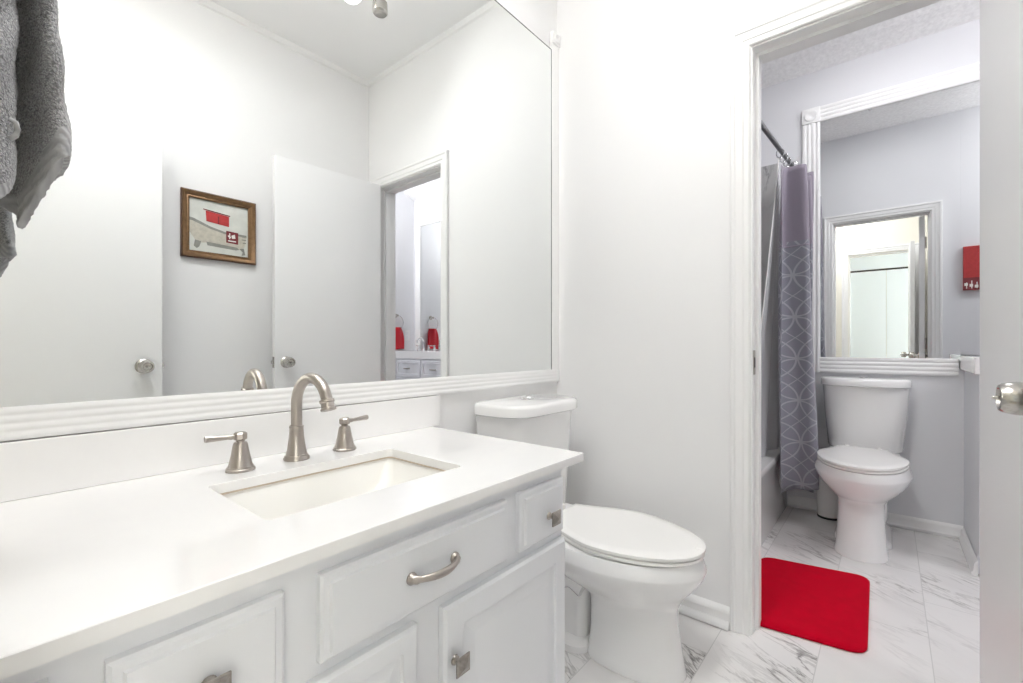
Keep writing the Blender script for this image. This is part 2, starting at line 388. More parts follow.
mb = MB(); sweep(mb, E1 - 0.002, E0 + 0.002, 0, 2.058, CASING, lambda a, z, h: Vector((XF + h, a, z))); struct(mb.build('trim_6', M['trim'], smooth=30))
# baseboards
BASED = [(0.0, 0.0), (0.0, 0.018), (0.014, 0.020), (0.022, 0.014), (0.050, 0.012), (0.060, 0.008), (0.068, 0.0)]
def baseboard(name, p0, p1, out, mt, k=1.0):
    mb = MB(); strip(mb, p0, p1, [(a * k, h) for a, h in (BASED if 'far' in name or 'vanity' in name else BASE)], (0, 0, 1), out)
    mb.mi = 1
    return struct(mb.build(name, [mt, M['dark']], smooth=35))
baseboard('baseboard_back', (XB, -0.001, 0.004), (XB, J0 + 0.069, 0.004), (-1, 0, 0), M['trim'])
baseboard('baseboard_left', (0.93, 0, 0.002), (XB - 0.036, 0, 0.002), (0, -1, 0), M['trim'])
baseboard('baseboard_right', (XF, YC, 0.002), (XB, YC, 0.002), (0, 1, 0), M['trim'])
baseboard('baseboard_far', (XE, -0.69, 0.002), (XE, -1.47, 0.002), (-1, 0, 0), M['trim'])
baseboard('baseboard_vanity', (XE - 0.036, -1.471, 0.002), (2.80, -1.471, 0.002), (0, 1, 0), M['trim'])
# bedroom shell
sbox('wall_bedroom_window', (-1.6, -3.1, 0), (XFB, -3.0, CZ), M['warm'])
sbox('wall_bedroom_end', (-1.6, 1.3, 0), (XFB, 1.4, CZ), M['warm'])
sbox('ceiling', (-1.72, -3.1, CZ), (XFB - .001, 1.4, CZ + 0.1), M['ceil'], 'bedroom ceiling')
mb = MB(); mb.box((-1.7, -0.72, 0), (-1.6, 1.4, CZ)); mb.box((-1.7, -3.1, 0), (-1.6, -2.42, CZ)); mb.box((-1.7, -2.42, 2.33), (-1.6, -0.72, CZ)); mb.box((-2.35, -2.6, 0), (-2.30, -0.6, CZ))
mb.box((XFB - .004, E0 + .07, 0), (XFB - .0005, 1.3, CZ)); mb.box((XFB - .004, -3.0, 0), (XFB - .0005, E1 - .07, CZ)); mb.box((XFB - .004, E1 - .07, 2.12), (XFB - .0005, E0 + .07, CZ))
struct(mb.build('wall_bedroom_closet', M['warm']), 'cream bedroom wall around the closet')
mb = MB(); sweep(mb, -2.42, -0.72, 0, 2.33, CASING, lambda a, z, h: Vector((-1.6 + h, a, z))); struct(mb.build('trim_7', M['trim'], smooth=30), 'white casing around the closet')
mb = MB(); mb.box((-1.655, -2.42, 2.085), (-1.635, -0.72, 2.33)); struct(mb.build('trim_8', M['closet']), 'white fascia above the closet doors')
mb = MB(); mb.box((-1.68, -2.42, 2.062), (-1.645, -0.72, 2.086)); struct(mb.build('trim_9', M['dark']), 'dark closet door track')
cl = sempty('door_3', (-1.64, 0, 0), 0, 'white bifold closet doors seen in the bathroom mirror')
for i in range(4):
    a = -0.725 - 0.423 * i
    panel(MB(), a - 0.419, a, 0.01, 2.06, [(0, -0.03), (0, -0.002), (0.003, 0.0)], lambda a_, z, h: Vector((h, a_, z))).build('door_panel', M['closet'], cl)
wn = sempty('fill_window', (-0.9, -3.0, 1.5), 0, 'unseen bedroom window added around the fill lamp')  # unseen window put in to carry the added area lamp
mb = MB(); sweep(mb, -0.56, 0.56, -0.66, 0.66, [(0, 0.0), (0, 0.03), (0.06, 0.03), (0.06, 0.0)], lambda a, z, h: Vector((a, h, z)), True); mb.build('window_frame', M['trim'], wn)

# ------------------------------------------------------------------ doors
def knob(parent, x, z, y0, sgn, m):
    """door knob on the face y0, pointing sgn*y"""
    ax = '+y' if sgn > 0 else 'y'
    k = MB().lathe([(0.032, 0), (0.032, 0.004), (0.026, 0.009), (0.013, 0.011), (0.012, 0.026), (0.020, 0.027), (0.0265, 0.034), (0.0280, 0.042), (0.0268, 0.052), (0.0245, 0.062), (0.0215, 0.066), (0.0175, 0.0665), (0.0150, 0.062), (0.004, 0.060)], (x, y0, z), ax, 36).build('door_knob', m, parent, 40)
    MB().tube([(x, y0 + sgn * .061, z), (x, y0 + sgn * .068, z), (x, y0 + sgn * .074, z)], [0.003, 0.0035, 0.002], 10).build('privacy_turn', m, k, 40)
def leaf(name, label, hinge, free, yface, x_knob, top):
    r = sempty(name, (hinge, yface, 0), 0, label)
    L = free - hinge
    x0, x1 = min(0, L), max(0, L)
    MB().box((x0, -0.035, 0.008), (x1, 0, top), 0.0015, 1).build('door_leaf', M['door'], r)
    knob(r, x_knob - hinge, 0.912, 0.0, 1, M['steel'])
    knob(r, x_knob - hinge, 0.912, -0.035, -1, M['steel']) if L < 0 else None
    s = 1 if L > 0 else -1
    mb = MB(); mb.box((L, -0.029, 0.882), (L + s * 0.0015, -0.006, 0.942)); mb.box((L, -0.024, 0.904), (L + s * 0.012, -0.011, 0.920), 0.002); mb.build('latch', M['steel'], r)
    for z in (0.22, 1.02, 1.82):
        MB().lathe([(0.006, -0.045), (0.006, 0.045)], (-s * 0.004, -0.040, z), 'z', 12).build('hinge', M['nickel'], r, 40)
    if yface < -1.33 and L < 0: r.rotation_euler = (0, 0, math.radians(2.5))
    return r
leaf('door_1', 'white flat door leaf opened flat against the wall from the doorway, round knob', 1.712, 1.068, -1.359, 1.128, 2.033)
leaf('door_2', 'white flat entry door leaf standing open beside the camera, satin knob', -0.028, 0.565, -1.337, 0.500, 2.046)

# ------------------------------------------------------------------ mirrors
mi = thing('wall_mirror', 'huge mirror above the vanity with reeded white bottom frame', 'mirror', (0.8, 0, 0.8380))
def fA(a, z, h): return Vector((a - 0.8, -h, z - 0.83))
mb = MB(); mb.box((-0.037 - .8, -0.010, 0.055), (1.684 - .8, -0.002, 2.32 - .83)); mb.build('mirror_glass', M['mirror'], mi)
mb = MB(); mb.box((-0.037 - .8, -0.0112, 2.32 - .83), (1.6845 - .8, -0.002, 2.3225 - .83)); mb.box((1.682 - .8, -0.0112, 0.055), (1.6845 - .8, -0.0103, 2.3225 - .83)); mb.build('glass_edge', M['edge'], mi)
mb = MB(); strip(mb, (-0.037 - .8, -0.002, 0.0), (1.738 - .8, -0.002, 0.0), reeds(0.057, 0.013, 0.0014), (0, 0, 1), (0, -1, 0)); mb.build('bottom_frame', M['trim'], mi, 50)
mb = MB(); strip(mb, (1.685 - .8, -0.002, 0.0575), (1.685 - .8, -0.002, 2.35 - .83), reeds(0.053, 0.011, 0.0018), (1, 0, 0), (0, -1, 0)); mb.build('side_frame', M['trim'], mi, 50)
mb = MB(); mb.box((1.682 - .8, -0.022, 2.3505 - .83), (1.738 - .8, -0.002, 2.405 - .83), 0.003); mb.lathe([(0.020, 0.0), (0.019, 0.004), (0.012, 0.005), (0.008, 0.002)], (1.71 - .8, -0.022, 2.378 - .83), 'y', 20); mb.build('corner_block', M['trim'], mi, 40)

mi2 = thing('wall_mirror', 'wide mirror over the far toilet with fluted white frame on all sides', 'mirror', (XE, -1.9, 0.84))
def fE(a, z, h): return Vector((-h, a + 1.9, z - 0.84))
A0, A1 = -3.0, -0.765; W2 = 0.092; ZB, ZT = 0.842, 2.44
mb = MB(); mb.box(fE(A0 + .08, .956, 0.002), fE(-1.46, ZT - .08, 0.008)); mb.box(fE(-1.4599, ZB + .08, 0.002), fE(A1 - .08, ZT - .08, 0.008)); mb.build('mirror_glass', M['mirror'], mi2)
mb = MB()
strip(mb, fE(-1.452, ZB, .002), fE(A1 - W2, ZB, .002), reeds(W2, 0.012, 0.0042), (0, 0, 1), (-1, 0, 0))
strip(mb, fE(A0 + W2, ZT - W2, .002), fE(A1 - W2, ZT - W2, .002), reeds(W2, 0.012, 0.0042), (0, 0, 1), (-1, 0, 0))
for a in (A0, A1 - W2): strip(mb, fE(a, .956 if a == A0 else ZB, .002), fE(a, ZT - W2, .002), reeds(W2, 0.012, 0.0042), (0, 1, 0), (-1, 0, 0))
mb.build('frame', M['trim'], mi2, 50)
for a in (A0, A1 - W2):
    mb = MB(); mb.box(fE(a, ZT - W2 + .001, .002), fE(a + W2, ZT, .024), 0.003); mb.lathe([(0.034, 0.0), (0.032, 0.005), (0.022, 0.006), (0.014, 0.002)], fE(a + W2 / 2, ZT - W2 / 2, .024), '-x', 24)
    mb.build('corner_block', M['trim'], mi2, 40)
MB().box(fE(-1.10, ZT - W2 - 0.008, 0.006), fE(-1.085, ZT - W2 + 0.006, 0.012), 0.002).build('mirror_clip', M['chrome'], mi2)

# ------------------------------------------------------------------ near vanity
YFc = -0.568
van = thing('vanity_cabinet', 'long white painted vanity cabinet with raised-panel fronts under the quartz top', 'cabinet', (0.41, YFc, 0))
fV = lambda a, z, h: Vector((a - 0.41, -h, z))
x0, x1 = -0.037 - .41, 0.918 - .41
mb = MB()
zc = 0.7140; sx0, sx1 = 0.25 - .41, 0.75 - .41
mb.loft([[Vector((x0, 0, .10)), Vector((x0, .565, .10)), Vector((x0, .565, zc)), Vector((x0, 0, zc))], [Vector((sx0, 0, .10)), Vector((sx0, .565, .10)), Vector((sx0, .565, zc)), Vector((sx0, 0, zc))]])
mb.loft([[Vector((sx1, 0, .10)), Vector((sx1, .565, .10)), Vector((sx1, .565, zc)), Vector((sx1, 0, zc))], [Vector((x1, 0, .10)), Vector((x1, .565, .10)), Vector((x1, .565, zc)), Vector((x1, 0, zc))]])
mb.box((sx0, 0, .10), (sx1, .02, zc)); mb.box((sx0, .02, .10), (sx1, .565, .12)); mb.box((sx0, .545, .12), (sx1, .565, zc))
mb.box((x0, 0.07, 0.0005), (x1, 0.56, 0.0995))
mb.build('body', M['cab'], van)
FR = [(0, 0.0003), (0, 0.011), (0.004, 0.014), (0.012, 0.0145), (0.0145, 0.0185)]
DR = [(0, 0.0003), (0, 0.012), (0.005, 0.0175), (0.042, 0.0185), (0.045, 0.0135), (0.050, 0.013), (0.074, 0.0170)]
def sqknob(p, a, z):
    k = MB()
    c = fV(a, z, 0.0185)
    k.lathe([(0.009, 0), (0.008, 0.003), (0.005, 0.006), (0.005, 0.015), (0.009, 0.018)], c, 'y', 18)
    def sq(r, h): return [c + Vector((sx * r, -h, sz * r)) for sx, sz in ((-1, -1), (1, -1), (1, 1), (-1, 1))]
    k.loft([sq(0.011, 0.0165), sq(0.0155, 0.019), sq(0.0158, 0.0215), sq(0.0148, 0.0222), sq(0.0132, 0.0222), sq(0.0012, 0.0285)])
    return k.build('knob', M['pewter'], p)
def front(name, a0, a1, z0, z1, st, kn=None):
    p = panel(MB(), a0, a1, z0, z1, st, fV).build(name, M['cab'], van)
    if kn: sqknob(p, *kn)
    return p
front('drawer', 0.090, 0.262, 0.562, 0.685, FR, (0.176, 0.620))
front('drawer', -0.030, 0.050, 0.562, 0.690, FR, (0.012, 0.622))
front('drawer', 0.090, 0.262, 0.345, 0.545, FR, (0.181, 0.44))
front('drawer', 0.090, 0.262, 0.125, 0.330, FR, (0.181, 0.22))
cdw = front('drawer', 0.310, 0.704, 0.566, 0.688, FR)
front('drawer', 0.744, 0.908, 0.566, 0.690, FR, (0.841, 0.618))
front('door', 0.296, 0.474, 0.125, 0.546, [(i * .75 if i > .02 else i, h) for i, h in DR], (0.452, 0.435))
front('door', 0.531, 0.912, 0.125, 0.545, DR, (0.553, 0.447))
# arched drawer pull
pts = []
for i in range(25):
    t = i / 24; a = 0.458 + 0.094 * t
    pts.append(fV(a, 0.6275, 0.0185 + 0.006 + 0.019 * math.sin(PI * t) ** 0.7))
mb = MB(); mb.tube(pts, [0.0042 + 0.0012 * math.sin(PI * i / 24) ** 2 + 0.0015 * (abs(i - 12) > 10) for i in range(25)], 12, sq=1.25)
for a in (0.458, 0.552): mb.lathe([(0.010, 0), (0.0098, 0.003), (0.007, 0.006), (0.0055, 0.010)], fV(a, 0.6275, 0.0183), 'y', 20)
mb.build('bar_pull', M['nickel'], cdw, 45)
for z in (0.18, 0.49, ):
    mb = MB(); mb.box((x1, -0.002, z - 0.02), (x1 + 0.006, 0.008, z + 0.02), 0.002); mb.lathe([(0.003, -0.022), (0.003, 0.022)], (x1 + 0.003, -0.004, z), 'z', 10); mb.build('hinge', M['nickel'], van)

HX0, HX1, HY0, HY1 = 0.294, 0.705, -0.450, -0.182
CT0, CT1 = 0.7150, 0.7348
ct = thing('vanity_countertop', 'glossy white quartz countertop with sink cut-out on the near vanity', 'countertop', (0.45, -0.3, CT0))
off = Vector((0.45, -0.3, CT0))
def RR(x0, x1, y0, y1, r, z): return [p - off for p in rrect(x0, x1, y0, y1, r, z)]
mb = MB()
mb.loft([RR(-0.038, 0.984, -0.592, -0.001, 0.003, CT0), RR(-0.038, 0.984, -0.592, -0.001, 0.003, CT1 - .0015), RR(-0.0365, 0.9825, -0.5905, -0.0025, 0.003, CT1),
         RR(HX0 - .001, HX1 + .001, HY0 - .001, HY1 + .001, 0.013, CT1), RR(HX0, HX1, HY0, HY1, 0.012, CT1 - .001), RR(HX0, HX1, HY0, HY1, 0.012, CT0)], wrap=True)
mb.build('slab', M['quartz'], ct)
MB().box(Vector((-0.038, -0.021, CT1 + .0005)) - off, Vector((1.016, -0.001, 0.8355)) - off, 0.001, 1).build('backsplash', M['quartz'], ct)
sk = thing('sink', 'rectangular undermount white porcelain sink in the near countertop', 'sink', (0.5, -0.31, 0.58))
off = Vector((0.5, -0.31, 0.58))
mb = MB()
zz = CT0 - 0.0008
mb.loft([RR(HX0 - .03, HX1 + .03, HY0 - .03, HY1 + .014, .03, zz - .012), RR(HX0 - .03, HX1 + .03, HY0 - .03, HY1 + .014, .03, zz), RR(HX0 - .004, HX1 + .004, HY0 - .004, HY1 + .004, .015, zz),
         RR(HX0 - .001, HX1 + .001, HY0 - .001, HY1 + .001, .015, zz - .006), RR(HX0 + .01, HX1 - .018, HY0 + .012, HY1 - .012, .03, zz - .05), RR(HX0 + .03, HX1 - .07, HY0 + .02, HY1 - .02, .04, zz - .088),
         RR(HX0 + .06, HX1 - .12, HY0 + .05, HY1 - .05, .04, zz - .102), RR(0.47, 0.53, -0.34, -0.28, .028, zz - .106)], cap0=False)
mb.build('basin', M['sinkp'], sk, 50)
mb = MB(); mb.loft([RR(HX0 - .0035, HX1 + .0035, HY0 - .0035, HY1 + .0035, .013, zz + .0002), RR(HX0 + .0012, HX1 - .0012, HY0 + .0012, HY1 - .0012, .013, zz - .0003), RR(HX0 + .001, HX1 - .001, HY0 + .001, HY1 - .001, .013, zz - .0022), RR(HX0 - .0035, HX1 + .0035, HY0 - .0035, HY1 + .0035, .013, zz - .0022)], wrap=True)
mb.build('caulk_line', M['caulk'], sk)
MB().lathe([(0.021, 0), (0.021, 0.003), (0.016, 0.004), (0.006, 0.002)], Vector((0.5, -0.31, zz - .1058)) - off, 'z', 24).build('drain', M['nickel'], sk, 40)

# ------------------------------------------------------------------ faucet
def faucet(name, label, loc, rz, m, k=1.0, big=True, srz=0.07):
    r = thing(name, label, 'faucet', loc, rz)
    sp = MB()
    sp.lathe([(0.0285, 0), (0.0285, 0.005), (0.0265, 0.007), (0.0262, 0.010), (0.0235, 0.011), (0.0200, 0.026), (0.0165, 0.052), (0.0152, 0.072), (0.0158, 0.074), (0.0158, 0.077), (0.0130, 0.078)], (0, 0, 0), 'z', 16)
    pts = [(0, 0, 0.076), (0, 0, 0.10), (0, 0, 0.129)]
    for i in range(1, 19):
        a = PI * (i / 18) * 0.93; pts.append((0, -0.063 + 0.063 * math.cos(a), 0.129 + 0.0635 * math.sin(a)))
    sp.tube(pts, 0.0122, 18)
    spo = sp.build('spout', m, r, 45); spo.rotation_euler = (0, 0, srz)
    e, d = Vector(pts[-1]), (Vector(pts[-1]) - Vector(pts[-2])).normalized()
    AE = [(-.006, .0127), (-.004, .0158), (.001, .0158), (.003, .0140), (.013, .0142), (.015, .0165), (.019, .0165), (.020, .011)]
    MB().tube([e + d * h for h, _ in AE], [q for _, q in AE], 24).build('aerator', m, spo, 40)
    MB().lathe([(0.0028, 0.0), (0.0028, 0.009), (0.0052, 0.010), (0.0052, 0.014), (0.002, 0.016)], (0, 0.0135, 0.072), '+y', 14).build('lift_rod', m, r, 40)
    for s in (-1, 1):
        x = s * (0.1215 if s < 0 else 0.1235)
        h = MB().lathe([(0.0285, 0), (0.0285, 0.0045), (0.0265, 0.006), (0.0262, 0.0085), (0.0248, 0.009), (0.0225, 0.014), (0.0180, 0.034), (0.0142, 0.056), (0.0120, 0.060)], (x, -0.004 if s < 0 else 0.002, 0), 'z', 12).build('handle', m, r, 30)
        hy = -0.004 if s < 0 else 0.002
        MB().lathe([(0.008, 0.059), (0.0085, 0.064), (0.0135, 0.067), (0.0138, 0.078), (0.011, 0.081), (0.004, 0.0815)], (x, hy, 0), 'z', 8).build('hub', m, h, 30)
        MB().tube([(x + s * 0.010, hy, 0.0725), (x + s * 0.018, hy, 0.073), (x + s * 0.024, hy, 0.073), (x + s * 0.062, hy, 0.075), (x + s * 0.066, hy, 0.075)], [0.005, 0.0058, 0.0045, 0.0068, 0.0062], 12).build('lever', m, h, 40)
    return r
faucet('faucet', 'brushed nickel gooseneck faucet with two levers behind the near sink', (0.499, -0.105, CT1 + .0003), 0, M['nickel'])

# ------------------------------------------------------------------ toilets
def egg(yc, af, ab, hw, z, n=48, pb=0.62, pf=1.0, cx=0):
    out = []
    for i in range(n):
        t = 2 * PI * i / n; s_, c_ = math.sin(t), math.cos(t)
        if c_ >= 0: x = hw * math.copysign(abs(s_) ** pf, s_); y = yc - af * abs(c_) ** pf
        else: x = hw * math.copysign(abs(s_) ** pb, s_); y = yc + ab * abs(c_) ** pb
        out.append(Vector((cx + x, y, z)))
    return out
def lid_ring(z, ins=0.0, tip=-0.757, back=-0.258, hw=0.179):
    """elongated lid: narrow straight back, concave shoulders, round front"""
    pts = []
    L = -(tip) + back; n = 26
    half = []
    for i in range(n + 1):
        t = i / n
        u = t
        # front ellipse from widest point to the tip, shoulders behind it
        yw = back - 0.215
        if t < 0.4:
            s_ = t / 0.4; y = back + (yw - back) * s_
            sm = s_ * s_ * (3 - 2 * s_)
            wdt = 0.108 + (hw - 0.108) * (0.55 * s_ + 0.45 * sm)
        else:
            a = (t - 0.4) / 0.6 * PI / 2
            y = yw - (yw - tip) * math.sin(a); wdt = hw * math.cos(a) ** 0.96 if a < PI / 2 - 1e-6 else 0
        half.append((wdt, y))
    sc = lambda w_, y: Vector((math.copysign(max(0, abs(w_) - ins), w_) if w_ else 0.0, (y - ins * (1 if y > -0.4 else -1) * (1 if abs(y + .4) > .2 else abs(y + .4) / .2)), z))
    R = [sc(w_, y) for w_, y in half]
    Lf = [sc(-w_, y) for w_, y in half[:-1]][::-1]
    return R + Lf
def toilet(label, loc, rz, tw=0.22, lidz=0.80, dz=0.0, pf=0.0):
    r = thing('toilet', label, 'toilet', loc, rz)
    z = lambda v: v + dz * min(1, max(0, (v - .02) / .20))
    def E(*a): return egg(*a[:-1], z(a[-1]))
    b = MB()
    b.loft([E(-.53, .165 + pf, .13, .106, .001), E(-.53, .165 + pf, .13, .106, .012), E(-.53, .160 + pf, .125, .100, .03), E(-.53, .150 + pf, .12, .094, .10), E(-.53, .140 + pf, .12, .090, .17), E(-.53, .140 + pf, .13, .092, .215),
            E(-.51, .178 + pf * .4, .17, .112, .240), E(-.49, .222, .20, .142, .268), E(-.475, .262, .22, .168, .298), E(-.465, .290, .235, .185, .325), E(-.46, .303, .24, .192, .345), E(-.46, .304, .24, .192, .352), E(-.46, .293, .236, .184, .378), E(-.46, .288, .232, .181, .387)])
    b.build('bowl', M['porc'], r, 60)
    # rear: deck, foot and moulded trapway
    d = MB()
    d.loft([rrect(-.075, .075, -.40, -.06, .03, z(.001)), rrect(-.072, .072, -.40, -.06, .03, z(.20)), rrect(-.085, .085, -.40, -.04, .03, z(.27)), rrect(-.125, .125, -.36, -.03, .04, z(.33)), rrect(-.150, .150, -.32, -.022, .04, z(.375)), rrect(-.150, .150, -.30, -.022, .04, z(.392))])
    d.loft([rrect(-.118, .118, -.42, -.07, .05, z(.0012)), rrect(-.116, .116, -.42, -.07, .05, z(.022)), rrect(-.098, .098, -.41, -.08, .05, z(.034))])
    d.build('rear_pedestal', M['porc'], r, 50)
    for s in (-1, 1):
        t = MB(); P = [(-.40, .215), (-.35, .235), (-.30, .215), (-.26, .165), (-.235, .11), (-.20, .075), (-.15, .085), (-.12, .13), (-.115, .20), (-.12, .27)]
        fine = []
        for i in range(len(P) - 1):
            p0, p1, p2, p3 = P[max(0, i - 1)], P[i], P[i + 1], P[min(len(P) - 1, i + 2)]
            for k in range(4):
                u = k / 4; q = [0.5 * ((2 * p1[j]) + (-p0[j] + p2[j]) * u + (2 * p0[j] - 5 * p1[j] + 4 * p2[j] - p3[j]) * u * u + (-p0[j] + 3 * p1[j] - 3 * p2[j] + p3[j]) * u ** 3) for j in (0, 1)]
                fine.append((s * .066, q[0], q[1]))
        t.tube([(q[0], q[1], z(q[2])) for q in fine], 0.034, 14); t.build('trapway', M['porc'], r, 60)
    # seat ring and lid
    s_ = MB(); s_.loft([lid_ring(z(.3925 - .003), .004), lid_ring(z(.3965 - .003), 0), lid_ring(z(.4035 - .003), 0), lid_ring(z(.4055 - .003), .003)]); s_.build('seat', M['plastic'], r, 50)
    s_ = MB(); s_.loft([lid_ring(z(.4075 - .003), .003, -.760), lid_ring(z(.4105 - .003), 0, -.760), lid_ring(z(.4185 - .003), 0, -.760), lid_ring(z(.4225 - .003), .006, -.760), lid_ring(z(.4235 - .003), .03, -.760), lid_ring(z(.4235 - .003), .05, -.760)]); s_.build('seat_lid', M['plastic'], r, 35)
    for s in (-1, 1): MB().lathe([(.011, z(.3895)), (.011, z(.415)), (.008, z(.418))], (s * .07, -.222, 0), 'z', 16).build('seat_hinge', M['plastic'], r, 40)
    # tank
    BW = 0.066
    def tks(hw, y1, z, rr=.035):
        out = []; ym = -.075; D = -y1 + BW * .72 + ym
        for i in range(64):
            t = 2 * PI * i / 64; c_, s_ = math.cos(t), math.sin(t)
            x = hw * math.copysign(abs(c_) ** (.30 if s_ >= 0 else .46), c_)
            y = ym + (-.022 - ym) * abs(s_) ** .30 if s_ >= 0 else ym - D * abs(s_) ** .60
            out.append(Vector((x, y, z)))
        return out
    zt = lidz - .045
    T = MB(); T.loft([tks(tw * .80, -.155, z(.3935), .03), tks(tw * .83, -.158, z(.40), .035), tks(tw * .90, -.168, .60), tks(tw * .955, -.176, zt)]); T.build('tank', M['porc'], r, 50)
    T = MB(); T.loft([tks(tw * .97, -.190, zt + .0008), tks(tw, -.199, zt + .006, .055), tks(tw, -.200, zt + .032, .055), tks(tw * .985, -.195, zt + .041, .055), tks(tw * .95, -.186, lidz, .055)]); T.build('tank_lid', M['porc'], r, 50)
    b_ = MB().lathe([(.025, 0), (.025, .003), (.022, .0045), (.021, .003), (.001, .0035)], (0, -.11, lidz + .0003), 'z', 28).build('flush_button', M['chrome'], r, 40)
    return r
toilet('white toilet between the vanity and the wall with its lid down', (1.379, 0, 0), 0, 0.220, 0.797, -.016, .012)
toilet('white toilet under the framed mirror in the far bathroom', (XE, -1.07, 0), -PI / 2, 0.200, 0.824, .044, -.045)

# ------------------------------------------------------------------ framed picture on wall_right
fp = thing('framed_picture', 'bronze framed bathtub print on the wall, seen in the large mirror', 'picture', (0.852, YC, 1.612))
fP = lambda a, z, h: Vector((-a, h, z))      # seen mirrored: a grows to the left of the wall
mb = MB()
w2, h2 = 0.169, 0.166
sweep(mb, -w2 + .034, w2 - .034, -h2 + .034, h2 - .034, [(0, .002), (0, .012), (.006, .016), (.010, .014), (.022, .022), (.030, .026), (.034, .020), (.034, .002)], fP, True)
mb.build('frame', M['bronze'], fp, 40)
mb = MB(); sweep(mb, -w2 + .030, w2 - .030, -h2 + .030, h2 - .030, [(0, .002), (0, .010), (.0035, .013), (.0039, .002)], fP, True); mb.build('gold_lip', M['gold'], fp)
mb = MB(); sweep(mb, -w2 - .0005, w2 + .0005, -h2 - .0005, h2 + .0005, [(0, .002), (0, .018), (.002, .018), (.002, .002)], fP, True); mb.build('outer_edge', M['darkwood'], fp)
art = MB()
def poly(pts, h, i):
    art.mi = i; n = len(pts); V = [art.bm.verts.new(fP(-a, z, h)) for a, z in pts]
    f = art.bm.faces.new(V); f.material_index = i
def P(u, v): return ((u - .5) * .274, (.5 - v) * .268)   # u: left to right as seen in the mirror's copy, v down
mb0 = [P(0, 0), P(1, 0), P(1, 1), P(0, 1)]
poly(mb0, .004, 0)
poly([P(0, .40), P(.10, .42), P(.55, .56), P(.98, .57), P(.96, .63), P(.93, .80), P(.85, .86), P(.35, .80), P(.16, .83), P(.10, .78), P(.0, .62)], .0044, 1)
poly([P(0, .37), P(.08, .38), P(.35, .49), P(.60, .55), P(.97, .55), P(.97, .59), P(.58, .59), P(.33, .53), P(.06, .43), P(0, .43)], .0048, 2)
poly([P(.28, .79), P(.80, .82), P(.84, .86), P(.78, .88), P(.30, .86)], .0048, 2)
poly([P(.10, .78), P(.2, .80), P(.17, .90), P(.13, .94), P(.08, .90)], .0048, 2)
poly([P(.84, .84), P(.92, .82), P(.95, .95), P(.88, .97), P(.90, .90)], .0048, 2)
poly([P(.27, .20), P(.66, .24), P(.66, .44), P(.28, .40)], .0052, 3)
poly([P(.23, .17), P(.68, .215), P(.68, .235), P(.23, .19)], .0056, 4)
poly([P(.47, .27), P(.49, .27), P(.49, .41), P(.47, .41)], .0056, 4)
poly([P(.61, .52), P(.82, .53), P(.82, .76), P(.61, .75)], .0056, 4)
for q in ([(.64, .60), (.70, .63), (.68, .65), (.64, .63)], [(.66, .56), (.68, .56), (.68, .67), (.66, .67)], [(.70, .60), (.76, .57), (.77, .65), (.71, .66)], [(.64, .70), (.78, .70), (.78, .72), (.64, .72)]):
    poly([P(*p) for p in q], .006, 5)
for q in ([(.88, .58), (.95, .58), (.95, .60), (.88, .60)], [(.88, .64), (.96, .64), (.96, .66), (.88, .66)], [(.90, .70), (.96, .70), (.96, .72), (.90, .72)]):
    poly([P(*p) for p in q], .0056, 2)
for f in art.bm.faces: f.normal_update()
ao = art.build('art_print', [M['canvas'], M['tubpaint'], M['shade'], M['artred'], M['artdark'], M['artwhite']], fp, fix=False)

# red canvas beside the doorway, bathroom side
rc = thing('canvas_art', 'small red canvas on the wall, reflected at the right of the far mirror', 'picture', (XBB + .006, -1.72, 1.57))
MB().box((0, -.125, -.16), (.024, .125, .16), .002).build('canvas', M['artred'], rc)
a = MB(); V = []
def q4(a0, a1, z0, z1, h, i):
    a.mi = i; a.faces([(h, a0, z0), (h, a1, z0), (h, a1, z1), (h, a0, z1)], [(0, 1, 2, 3)])
q4(-.125, .125, -.159, -.07, .0245, 0)
for j in range(9):
    y = -.115 + j * .027
    q4(y, y + .018, -.145 + (j % 3) * .008, -.125 + (j % 3) * .008, .025, 1)
    q4(y + .004, y + .009, -.15, -.105 + (j % 2) * .012, .0252, 1)
a.build('painted_band', [M['artdark'], M['artwhite']], rc)

# ------------------------------------------------------------------ bath tub, surround, rod, curtain
sb = struct(MB().box((XE - .012, -.640, .372), (XE - .0005, YT - .0005, 2.155)).box((XBB + .02, YT - .012, .372), (XE - .012, YT - .0005, 2.155)).box((XBB + .005, -.640, .372), (XBB + .016, YT - .012, 2.155)).build('trim_10', M['mwall']), 'grey veined marble surround above the bathtub')
tb = thing('bathtub', 'white bathtub behind the shower curtain', 'bathtub', (2.58, -.31, 0))
off = Vector((2.58, -.31, 0)); X0, X1, Y0, Y1 = XBB + .006, XE - .002, -.685, YT - .002
mb = MB(); mb.loft([RR(X0, X1, Y0, Y1, .012, .001), RR(X0, X1, Y0 + .010, Y1, .012, .30), RR(X0, X1, Y0, Y1, .014, .335), RR(X0, X1, Y0, Y1, .014, .355), RR(X0 + .006, X1 - .006, Y0 + .008, Y1 - .006, .02, .366),
    RR(X0 + .09, X1 - .11, Y0 + .075, Y1 - .06, .12, .366), RR(X0 + .10, X1 - .12, Y0 + .088, Y1 - .07, .12, .350), RR(X0 + .15, X1 - .20, Y0 + .13, Y1 - .11, .12, .12), RR(X0 + .22, X1 - .28, Y0 + .2, Y1 - .18, .1, .085)])
mb.build('tub_body', M['porc'], tb, 40)
rd = thing('shower_rod', 'dark metal shower curtain rod running to the far wall', 'curtain rod', (XE, -.715, 2.118))
ry = lambda x: -.715 + (XE - x) * 0.05
MB().tube([(XBB + .006 - XE, ry(XBB + .006) + .715, 0), (-.001, 0, 0)], .0125, 16).build('rod', M['rod'], rd, 50)
MB().lathe([(.03, 0), (.028, .010), (.016, .014)], (-.0008, 0, 0), '-x', 24).build('flange', M['chrome'], rd, 40)
